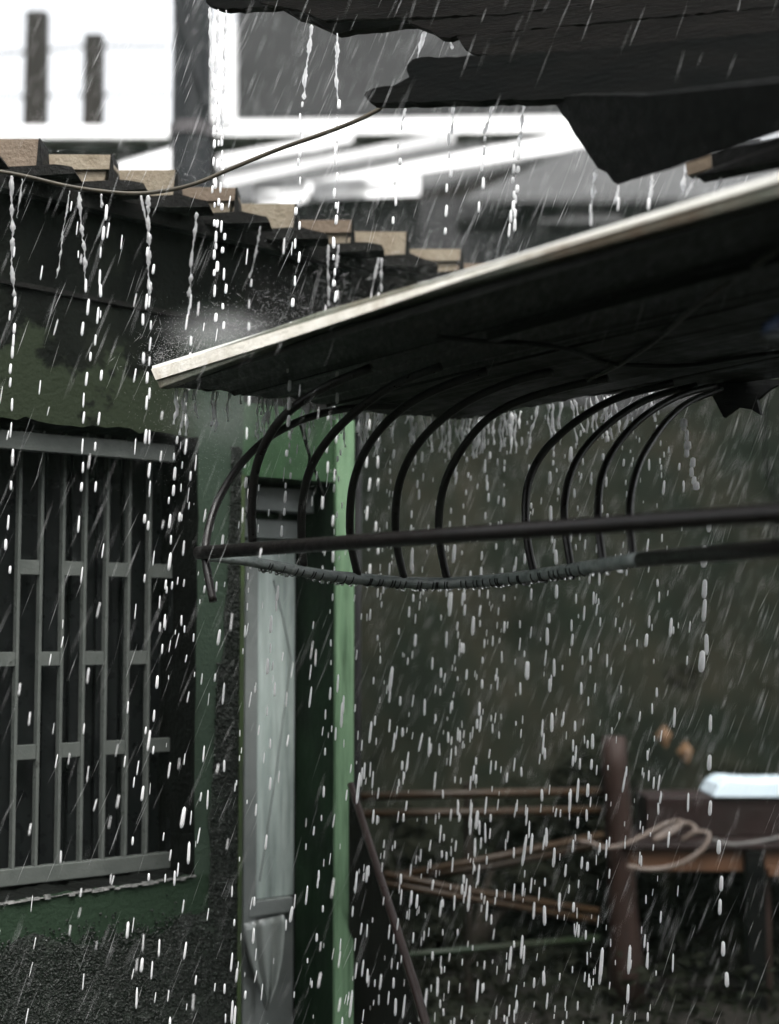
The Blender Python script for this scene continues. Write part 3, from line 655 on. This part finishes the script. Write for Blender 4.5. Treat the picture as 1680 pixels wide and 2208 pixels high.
sh = [('dark shrub behind the brown stake and table', (2.0, 7.9, .75), (.8, .5, .55), 5200, 'leaf_b'),
      ('low dark shrub behind the crossed bamboo poles', (.9, 7.0, .55), (.7, .4, .5), 4000, 'leaf_a'),
      ('low dark shrub under the table at bottom right', (2.2, 7.2, .5), (.7, .4, .5), 4000, 'leaf_a')]
sh += [('broad dark ground shrub at the foot of the bank behind the leaning pole', (.35, 6.9, .35), (.7, .35, .35), 4000, 'leaf_a'), ('broad dark ground shrub between the stake and the bamboo poles', (1.15, 6.8, .3), (.6, .3, .3), 4000, 'leaf_a'), ('broad dark ground shrub behind the table shelf', (1.75, 6.6, .3), (.6, .3, .35), 4000, 'leaf_a')]
shr = [shrub(a, (b[0]*1.14, b[1]+(1.1 if b[2] > .7 else .4), b[2]*1.05), tuple(q*1.15 for q in c), d_, M[e]) for a, b, c, d_, e in sh]
for (u, v) in ((1432, 1588), (1478, 1622)):
    c = at(u, v, 8.2); par = shr[0]; m_ = MB()
    rr = .055; m_.add([c+V((0, 0, rr*1.2)), c+V((rr*.8, .01, .01)), c+V((rr*.2, 0, -rr*1.2)), c+V((-rr*.8, .02, 0)), c+V((0, -.02, 0))], [(0, 1, 4), (1, 2, 4), (2, 3, 4), (3, 0, 4)])
    o = m_.build('dry_leaf', M['tan'], par, V((2.0*1.14, 9.0, 0)), fix=False); o['label'] = 'pale tan dead leaf'
gc = MB()
for _ in range(9000):
    p = V((random.uniform(-.8, 3.4), random.uniform(5.9, 9.5), 0)); hgt = max(0, (p.y-7.4))*.7
    q = p + V((0, 0, hgt + random.random()**2*.25)); e = V((random.gauss(0, 1), random.gauss(0, 1), random.gauss(.3, .5))).normalized()*random.uniform(.02, .05); f = e.cross(V((random.gauss(0, 1), random.gauss(0, 1), 1))).normalized()*.014
    gc.add([q-e, q+f, q+e, q-f], [(0, 1, 2, 3)])
o = gc.build('ground_cover', M['leaf_a'], fix=False); o['kind'] = 'stuff'; o['label'] = 'dark low weeds covering the yard and the bank'; o['category'] = 'weeds'
def pole(name, pts, r, m, label, cat, group=None):
    P = [at(*p) for p in pts]; loc = V((P[0].x, P[0].y, P[0].z)); o = MB().tube(P, r, 10).build(name, m, None, loc, smooth=True); o.location = loc; return tag(o, label, cat, group)
# bamboo fence: rails on its own posts
fl_ = loc_of(1000, 6.4)
fence = thing('bamboo_fence', 'blurred old bamboo fence with two level rails and crossed poles', 'fence', fl_)
for pts, r_, m in (([(700, 1720, 6.3), (1000, 1712, 6.4), (1330, 1706, 6.5)], .018, 'bamboo'), ([(700, 1757, 6.3), (1000, 1752, 6.4), (1330, 1746, 6.5)], .018, 'bamboo'),
                   ([(840, 1892, 6.2), (1060, 1850, 6.3), (1300, 1800, 6.4)], .016, 'bamboo'), ([(850, 1898, 6.25), (1060, 1870, 6.35), (1300, 1820, 6.45)], .014, 'bamboo'),
                   ([(830, 1885, 6.15), (1000, 1920, 6.3), (1290, 1965, 6.4)], .016, 'bamboo'), ([(830, 1905, 6.15), (1000, 1935, 6.3), (1290, 1985, 6.4)], .016, 'bamboo'),
                   ([(780, 2068, 6.2), (960, 2052, 6.3), (1290, 2022, 6.4)], .014, 'bamboo_green')):
    MB().tube([at(*p) for p in pts], r_, 8).build('rail', M[m], fence, fl_, smooth=True)
for u in (700, 1010, 1325):
    p = at(u, 1690, 6.45); MB().tube([V((p.x, p.y+.03, 0)), V((p.x, p.y+.03, p.z))], .02, 7).build('fence_post', M['trunk'], fence, fl_)
p0, p1 = at(1322, 1588, 6.45), at(1340, 2208, 6.45)
st = MB(); pts = [V((p0.x+.003*(-1)**i + .05*i/8, p0.y, p0.z*(1-i/8))) for i in range(9)]
o = st.tube(pts, [.052, .058, .06, .06, .062, .066, .07, .078, .085], 9).build('wooden_stake', M['bark'], None, V((p1.x, p0.y, 0)), smooth=True); o.location = (p1.x, p0.y, 0)
tag(o, 'thick rough reddish-brown stake standing left of the table', 'post')
d0p, d1p = at(756, 1690, 4.75), at(912, 2208, 4.35)
dirp = (d1p-d0p); dirp *= (d0p.z/(-dirp.z))
loc = d0p+dirp
o = MB().tube([d0p, d0p+dirp*.5+V((.01, 0, 0)), loc], [.011, .014, .016], 9).build('leaning_pole', M['pink_pole'], None, loc, smooth=True); o.location = loc
tag(o, 'thin pinkish pole leaning against the right side of the green pier', 'pole')
bp = [hit(u, v, d0p+V((0, .03, 0)), V((0, 1, .35)).normalized()) for u, v in ((752, 1700), (764, 1716), (905, 2208), (960, 2400), (752, 2400))]
bl = V((bp[0].x, bp[0].y, 0))
o = MB().prism(bp, V((0, .018, 0))).build('leaning_board', M['board'], None, bl); o.location = bl; tag(o, 'black board leaning beside the green pier under the pinkish pole', 'board')
# table and what lies on it
tl0 = at(1350, 1830, 6.4); TB = V((tl0.x+.4, 6.5, 0)); TZ = tl0.z
tb = thing('work_table', 'worn brown wooden table at right edge with dark legs', 'table', TB)
xr = tl0.x; 
MB().box((xr, 6.4, TZ-.095), (xr+1.2, 6.43, TZ)).build('apron', M['table'], tb, TB, bevel=.003)
MB().box((xr-.01, 6.37, TZ+.001), (xr+1.22, 7, TZ+.022)).build('table_top', M['brown_box'], tb, TB, bevel=.003)
xl = at(1622, 1900, 6.42).x
MB().box((xl-.04, 6.35, 0), (xl+.04, 6.4, TZ-.005)).build('leg', M['roof_dark'], tb, TB, bevel=.004)
MB().box((xl+.05, 6.44, 0), (xl+.085, 6.48, TZ-.05)).build('leg', M['bark'], tb, TB, bevel=.004)
MB().box((xr+.05, 6.8, 0), (xr+.11, 6.86, TZ-.0)).build('leg', M['roof_dark'], tb, TB, bevel=.004)
MB().box((xl+.06, 6.4-.03, TZ-.11), (xl+.6, 6.4, TZ-.075)).build('brace', M['table'], tb, TB)
bz = at(1500, 2130, 6.5)
MB().box((at(1410, 2130, 6.5).x, 6.5, bz.z-.02), (at(1600, 2130, 6.5).x, 6.65, bz.z+.01)).build('shelf', M['roof_brown'], tb, TB, bevel=.003)
c0_ = at(1395, 1800, 6.6); c1_ = at(1800, 1718, 6.6)
o = MB().box((0, 0, 0), (c1_.x-c0_.x, .3, c1_.z-TZ-.024)).build('dark_crate', M['brown_box'], bevel=.006); o.location = (c0_.x, 6.6, TZ+.023); tag(o, 'dark brown crate standing on the table under the bluish sheet', 'crate')
q0, q1 = at(1535, 1718, 6.6), at(1850, 1718, 6.6); zc_ = c1_.z+.001
o = MB().prism([V((0, 0, 0)), V((.03, 0, .05)), V((.07, 0, .075)), V((.2, 0, .066)), V((q1.x-q0.x, 0, .07)), V((q1.x-q0.x, 0, 0))], V((0, .3, 0))).build('folded_sheet', M['blue_white'], bevel=.008); o.location = (q0.x, 6.58, zc_); tag(o, 'bright bluish-white folded sheet lying on the dark crate', 'sheet')
hp = [at(*p) for p in ((1250, 1815, 6.35), (1275, 1818, 6.34), (1300, 1828, 6.34), (1345, 1822, 6.36), (1395, 1798, 6.42), (1440, 1775, 6.46), (1470, 1772, 6.44), (1450, 1795, 6.4), (1410, 1812, 6.4), (1440, 1790, 6.42), (1480, 1775, 6.44), (1500, 1790, 6.4), (1470, 1812, 6.4), (1500, 1795, 6.38), (1528, 1798, 6.36), (1520, 1825, 6.34), (1490, 1850, 6.33), (1450, 1868, 6.33), (1400, 1875, 6.33), (1352, 1868, 6.33))]
hp = [V((p.x, p.y, p.z)) for p in hp]
o = MB().tube(smoothpath(hp, 7), .0105, 9).build('hose', M['hose'], None, hp[0], smooth=True); o.location = hp[0]; tag(o, 'pale looped hose lying on and hanging off the table edge', 'hose')
h2 = [at(*p) for p in ((1535, 1812, 6.4), (1580, 1822, 6.38), (1640, 1815, 6.4), (1720, 1798, 6.42))]
o = MB().tube(smoothpath(h2, 6), .012, 8).build('rope', mat('grey_rope', (.1, .095, .09), None, .5), None, h2[0], smooth=True); o.location = h2[0]; tag(o, 'grey rope lying along the right part of the table', 'rope')
dp = at(762, 930, 5.6)
o = MB().tube([V((0, 0, 0)), V((0, 0, dp.z+.6))], .022, 10).build('drain_pipe', mat('grey_pipe', (.035, .035, .036), (.02, .02, .02), .4), None, None, smooth=True); o.location = (dp.x+.01, 5.6, 0); tag(o, 'grey vertical drain pipe just behind the bright green pier', 'pipe')

# ------------------------------------------------------------------ water
WG = 'streams pouring off the roofs'
DROPS = MB()
def capsule(m_, p, r, l, d, sides=5):
    e = d.cross(V((0, 1, 0))).normalized(); f = d.cross(e); b = len(m_.v)
    for (a, k) in ((-.5, .25), (-.40, .8), (-.1, .95), (.3, 1.0), (.46, .65), (.5, .2)):
        for q in range(sides): an = 2*math.pi*q/sides; m_.v.append(p + d*(a*l) + (e*math.cos(an)+f*math.sin(an))*r*k)
    for i in range(5):
        for q in range(sides): q2 = (q+1) % sides; m_.f.append((b+i*sides+q, b+i*sides+q2, b+(i+1)*sides+q2, b+(i+1)*sides+q))
    m_.f.append(tuple(b+q for q in range(sides))[::-1]); m_.f.append(tuple(b+5*sides+q for q in range(sides)))
def beads(u, v0, v1, d_, ddu, s0, s1, r=(.0024, .0046), l=(.022, .048), jit=5, tilt=-.06):
    v = v0
    while v < v1:
        f = (v-v0)/max(1, v1-v0); p = at(u + ddu*f + random.gauss(0, jit), v, d_ + random.gauss(0, .03))
        capsule(DROPS, p, random.uniform(*r), random.uniform(*l), V((tilt+random.gauss(0, .03), 0, -1)).normalized())
        v += (s0+(s1-s0)*f)*random.uniform(.6, 1.5)
def stream(label, u, v, u1, v1, d_, r, par='streams'):
    a, b = at(u, v, d_), at(u1, v1, d_); n = max(10, int((a-b).length/.006)); pts = []; rs = []; ph = random.random()*9
    for i in range(n+1):
        f = i/n; p = a.lerp(b, f); p = p + V((math.sin(f*n*.21+ph)*.0022*(.3+f) + random.gauss(0, .0008), random.gauss(0, .0012), 0)); pts.append(p)
        rs.append(r*(.62 + (.25+.35*f)*math.sin(f*n*.62+ph*2+1.5*math.sin(f*n*.17+ph)) + random.uniform(-.22, .22))*(1 - .2*f) if i not in (0, n) else r*.3)
    rs = [max(.0008, x) for x in rs]
    o = MB().tube(pts, rs, 8).build('water_stream', M['water'], None, a, smooth=True); o.location = a
    return tag(o, label, 'water', WG)
ordn = ['first', 'second', 'third', 'fourth', 'fifth', 'sixth', 'seventh', 'eighth', 'ninth']
ET = 4.05
tile_streams = [(25, 378, 28, 640, 4.05, .0052, 'thick rope of water falling from the leftmost clay tile'), (48, 386, 38, 470, 4.05, .002, 'thin side trickle beside the leftmost thick water rope'),
 (150, 412, 122, 600, 4.1, .0022, 'thin slanting trickle just left of the second tile stream'), (170, 414, 186, 606, 4.1, .0046, 'thick twisted stream from the second clay tile'),
 (219, 418, 219, 448, 4.1, .0035, 'short hanging drip between the second and third tile streams'), (303, 420, 322, 500, 4.2, .003, 'thin strand joining the third tile stream from the left'),
 (320, 420, 322, 640, 4.2, .005, 'thick twisted stream from the third clay tile above the sag of the cable'), (424, 458, 406, 640, 4.3, .0042, 'wavy stream from the fourth clay tile'),
 (562, 488, 540, 600, 4.5, .003, 'thin slanting stream from the fifth clay tile'), (708, 528, 708, 660, 4.6, .0036, 'left of two close streams from the sixth clay tile'),
 (730, 528, 722, 600, 4.6, .0042, 'right of two close streams from the sixth clay tile'), (816, 556, 803, 630, 4.75, .004, 'left strand of the stream from the seventh clay tile'), (824, 556, 820, 630, 4.75, .0035, 'right strand of the stream from the seventh clay tile')]
for u, v, u1, v1, d_, r, lab in tile_streams:
    stream(lab, u, v, u1, v1, d_, r*1.45)
    if r > .0029: beads(u1, v1+10, min(2150, v1+650), d_, -10, 32, 90)
up_streams = [(452, 16, 460, 250, 3.9, .0045, 'left strand of the thick white spout beside the utility pole'), (470, 20, 466, 180, 3.9, .0055, 'middle strand of the thick white spout beside the utility pole'), (488, 22, 478, 300, 3.9, .0045, 'right strand of the thick white spout beside the utility pole'),
 (672, 54, 654, 215, 3.8, .0052, 'stream from the wavy black eave over the grey wall'), (727, 72, 727, 215, 3.78, .0045, 'straight stream from the lowest point of the black eave'),
 (918, 62, 902, 124, 3.75, .0058, 'short thick stream ending behind the broken plank tip'), (968, 84, 975, 106, 3.75, .0035, 'tiny drip from the second eave layer over the broken plank'),
 (876, 224, 868, 268, 3.6, .003, 'short drip under the tip of the broken plank'), (978, 220, 972, 290, 3.55, .0036, 'second drip stream under the broken plank'), (1066, 216, 1042, 290, 3.5, .0042, 'slanting stream under the middle of the broken plank'), (1132, 213, 1120, 300, 3.48, .0045, 'thick stream under the broken plank next to the soffit panel'),
 (1286, 368, 1274, 440, 3.3, .005, 'stream from the left corner of the black soffit panel'), (1335, 400, 1328, 440, 3.3, .003, 'stream from the lowest corner of the black soffit panel'), (1406, 378, 1402, 446, 3.3, .004, 'stream between the soffit panel corner and the rafter end'),
 (1482, 350, 1470, 420, 3.25, .005, 'stream pouring past the pale rafter end'), (1500, 380, 1480, 425, 3.2, .003, 'slanting trickle just right of the rafter end stream'), (1556, 378, 1546, 408, 3.1, .0032, 'short trickle under the rafter near the right edge')]
for u, v, u1, v1, d_, r, lab in up_streams: stream(lab, u, v, u1, v1, d_, r*1.3)
for (u, v0, v1, d_, du) in ((460, 255, 700, 3.9, 2), (468, 190, 600, 3.9, 4), (480, 305, 720, 3.9, 4), (654, 225, 720, 3.8, -24), (622, 720, 980, 3.7, 0), (727, 225, 690, 3.78, -8), (722, 690, 880, 3.7, 2), (868, 275, 500, 3.6, -26), (972, 300, 500, 3.55, -12),
                            (1042, 300, 480, 3.5, -6), (1120, 310, 500, 3.48, -14), (1110, 330, 520, 3.48, -8), (1274, 450, 490, 3.3, 0), (1330, 440, 470, 3.3, -6), (1402, 440, 450, 3.3, 0)):
    beads(u, v0, v1, d_, du, 26, 42, r=(.003, .0055), l=(.014, .034), jit=3)
# the bright bead string right of the ribs
beads(1474, 912, 1065, 3.85, 28, 14, 18, r=(.006, .0105), l=(.02, .036), jit=3)
beads(1522, 1130, 1470, 3.85, -8, 50, 62, r=(.006, .0095), l=(.035, .06), jit=3); beads(1528, 1560, 2208, 3.85, 45, 70, 90, r=(.0045, .0065), l=(.035, .055), jit=5)
# drips along the canopy's edges
drip_edge = [(hit(u, v, P1b, N)) for u, v in u_e] + cpts[1:]
def along(f):
    k = f*(len(drip_edge)-1); i = min(int(k), len(drip_edge)-2); return drip_edge[i].lerp(drip_edge[i+1], k-i)
FR = MB()
for _ in range(120):
    f = random.random()**.9*.93; p = along(f) + V((random.gauss(0, .004), random.gauss(0, .01), 0))
    if random.random() < .4: p = along(random.choice((.06, .1, .22, .26, .3, .42, .5, .56, .62, .68, .74, .8, .84))) + V((random.gauss(0, .02), random.gauss(0, .02), 0))
    L2 = random.uniform(.02, .13); n = max(5, int(L2/.006)); ph = random.random()*9; dx = random.gauss(-.02, .12)
    FR.tube([p + V((dx*L2*(i/n) + .0025*math.sin(i*.5+ph), 0, -L2*(i/n)**1.0)) for i in range(n+1)], [max(.001, random.uniform(.0016, .004)*(1+.5*math.sin(i*.9+ph))) for i in range(n)] + [.0035], 6)
o = FR.build('drip_fringe', M['drop'], None, None, smooth=True); o['kind'] = 'stuff'; o['label'] = 'fringe of short drips hanging from the canopy edge'; o['category'] = 'water'
for _ in range(950):
    f = random.random(); f = .02 + .95*f; f = f if random.random() < .35 else random.uniform(.42, .96)
    p = along(f); fall = random.random()**.85*2.3 + .02
    s_ = .01 + .05*min(1, fall)
    q = p + V((random.gauss(-.06*fall, s_), random.gauss(0, s_*1.6), -fall))
    if q.z < .05: continue
    k = random.random()
    rr_ = .0021*math.exp(random.gauss(0, .42)); capsule(DROPS, q, rr_, rr_*random.uniform(8, 19)*(.55+.5*min(1, fall)), V((random.gauss(-.09, .035), 0, -1)).normalized())
for f in (.04, .2, .27, .36, .45, .5, .55, .59, .64, .68, .72, .76, .8, .84, .88, .92):   # strings of drops under the busiest drip points
    p = along(f); h = .03; sx = random.gauss(-.05, .02); r0_ = random.uniform(.0026, .0046)
    while h < 2.2:
        rr_ = r0_*random.uniform(.6, 1.25); capsule(DROPS, p + V((sx*h + random.gauss(0, .006+.008*h), random.gauss(0, .01), -h)), rr_, rr_*random.uniform(6, 12)*(.5+.5*min(1, h*2)), V((sx+random.gauss(0, .02), 0, -1)).normalized())
        h += random.uniform(.02, .07)*(.5+1.6*h)
for _ in range(140):                      # loose drops in front of the house
    u = random.uniform(-40, 760); v = random.uniform(430, 2208); p = at(u, v, random.uniform(3.3, 4.1))
    capsule(DROPS, p, random.uniform(.0009, .0022), random.uniform(.02, .045), V((random.gauss(-.13, .05), 0, -1)).normalized())
o = DROPS.build('falling_drops', M['drop'], fix=False, smooth=True); o['kind'] = 'stuff'; o['label'] = 'elongated water drops falling from the eaves and canopy'; o['category'] = 'water'
# fine slanting rain through the whole place
RN = MB(); cnt = 0
toW = Matrix.Translation(-HL)
def under_cover(p):
    q = p-HL; s_ = -q.dot(N); t_ = q.dot(D)
    if s_ > -.1 and t_ < t_end+.1 and p.z < z_top+.6: return True
    a = (p-P1b).dot(D); b = (p-P1b).dot(N)
    if 0 < a < 1.1 and 0 < b < 3 and p.z < P1b.z: return True
    return False
def spindle(m_, p, r, l, d):
    e = d.cross(V((0, 1, 0))).normalized(); f = d.cross(e); b = len(m_.v)
    m_.v += [p - d*l*.5, p + e*r, p - e*r*.5 + f*r*.87, p - e*r*.5 - f*r*.87, p + d*l*.5]
    m_.f += [(b, b+1, b+2), (b, b+2, b+3), (b, b+3, b+1), (b+4, b+2, b+1), (b+4, b+3, b+2), (b+4, b+1, b+3)]
while cnt < 11500:
    y = 2.9 + 7*random.random()**.9; hw = y*.32+.25; p = V((random.uniform(-hw, hw), y, random.uniform(.05, 1.7+y*.5)))
    if under_cover(p): continue
    spindle(RN, p, random.choice((.00016, .0002, .00025, .00034, .0005))*random.uniform(.8, 1.2)*(1+.08*y), random.uniform(.04, .14), V((random.gauss(-.38, .06), random.gauss(0, .05), -1)).normalized()); cnt += 1
o = RN.build('rain', M['rain'], fix=False); o['kind'] = 'stuff'; o['label'] = 'fine slanting rain filling the whole yard'; o['category'] = 'rain'
# spray bouncing off the fascia, tiles and canopy edge
SPR = MB()
def fleck(p, r):
    b = len(SPR.v); SPR.v += [p+V((r,0,0)), p-V((r,0,0)), p+V((0,r,0)), p-V((0,r,0)), p+V((0,0,r)), p-V((0,0,r))]
    SPR.f += [(b+a, b+c, b+d_) for a, c, d_ in ((0,2,4),(2,1,4),(1,3,4),(3,0,4),(2,0,5),(1,2,5),(3,1,5),(0,3,5))]
for _ in range(9500):
    k = random.random()
    if k < .45: f = abs(random.gauss(0, .35)); p = P1t.lerp(A1t, min(f, 1)) + V((random.gauss(0, .03), random.gauss(0, .05), abs(random.gauss(0, .06))))
    elif k < .75: p = along(random.betavariate(1, 2)) + V((random.gauss(-.03, .06), random.gauss(0, .08), random.gauss(-.10, .10)))
    else: p = random.choice(WT[2:]) + V((random.gauss(0, .08), random.gauss(0, .05), abs(random.gauss(0, .05))))
    fleck(p, random.uniform(.0002, .0007))
for _ in range(260):
    p = random.choice((P1t.lerp(A1t, random.random()**2*.6), random.choice(WT[3:]) + V((-.08, 0, 0)))) + V((random.gauss(0, .05), random.gauss(0, .05), abs(random.gauss(0, .05))))
    spindle(SPR, p, random.uniform(.0002, .0004), random.uniform(.008, .028), V((random.gauss(0, 1), 0, random.gauss(.4, .5))).normalized())
o = SPR.build('spray', M['rain'], fix=False); o['kind'] = 'stuff'; o['label'] = 'fine spray bouncing off the fascia and tiles'; o['category'] = 'water'


# soft mist where the runoff bursts on the canopy's tip
def mist(label, c, rad, dens):
    m_ = MB(); n1, n2 = 10, 16
    for i in range(n1+1):
        a = math.pi*i/n1
        for k in range(n2): q = 2*math.pi*k/n2; m_.v.append(V((math.sin(a)*math.cos(q)*rad[0], math.sin(a)*math.sin(q)*rad[1], math.cos(a)*rad[2])))
    for i in range(n1):
        for k in range(n2): k2 = (k+1) % n2; m_.f.append((i*n2+k, i*n2+k2, (i+1)*n2+k2, (i+1)*n2+k))
    m = bpy.data.materials.new('mist'); m.use_nodes = True; n = m.node_tree.nodes; l = m.node_tree.links; n.remove(n['Principled BSDF'])
    tc = n.new('ShaderNodeTexCoord'); mp = n.new('ShaderNodeMapping'); mp.inputs['Scale'].default_value = tuple(1/r for r in rad); l.new(tc.outputs['Object'], mp.inputs[0])
    ln = n.new('ShaderNodeVectorMath'); ln.operation = 'LENGTH'; l.new(mp.outputs[0], ln.inputs[0])
    mr = n.new('ShaderNodeMapRange'); mr.interpolation_type = 'SMOOTHSTEP'; mr.inputs[1].default_value = 1; mr.inputs[2].default_value = .05; mr.inputs[3].default_value = 0; mr.inputs[4].default_value = dens; l.new(ln.outputs[1], mr.inputs[0])
    nz = n.new('ShaderNodeTexNoise'); nz.inputs['Scale'].default_value = 14; l.new(tc.outputs['Object'], nz.inputs['Vector'])
    mu = n.new('ShaderNodeMath'); mu.operation = 'MULTIPLY'; l.new(mr.outputs[0], mu.inputs[0]); l.new(nz.outputs[0], mu.inputs[1])
    pv = n.new('ShaderNodeVolumePrincipled'); pv.inputs['Color'].default_value = (.95, .96, .95, 1); l.new(mu.outputs[0], pv.inputs['Density'])
    l.new(pv.outputs[0], n['Material Output'].inputs['Volume'])
    o = m_.build('mist', m, fix=True); o.location = c; o['kind'] = 'stuff'; o['label'] = label; o['category'] = 'mist'
mist('pale mist over the left tip of the canopy fascia', at(475, 715, 3.98), (.2, .16, .085), 2.6)
mist('pale mist under the dripping left edge of the canopy', at(520, 905, 4.15), (.28, .16, .14), 1.1)

# ------------------------------------------------------------------ wet air
hz = MB().box((-40, -8, -1), (40, 30, 11)).build('haze', M['rain'])
hm = bpy.data.materials.new('rain_haze'); hm.use_nodes = True; hn = hm.node_tree.nodes; hn.remove(hn['Principled BSDF'])
pv = hn.new('ShaderNodeVolumePrincipled'); pv.inputs['Color'].default_value = (.74, .95, .8, 1); pv.inputs['Density'].default_value = .001; pv.inputs['Anisotropy'].default_value = .1
hm.node_tree.links.new(pv.outputs[0], hn['Material Output'].inputs['Volume']); hz.data.materials[0] = hm; hz['kind'] = 'stuff'; hz['label'] = 'pale wet haze of the rain'; hz['category'] = 'haze'
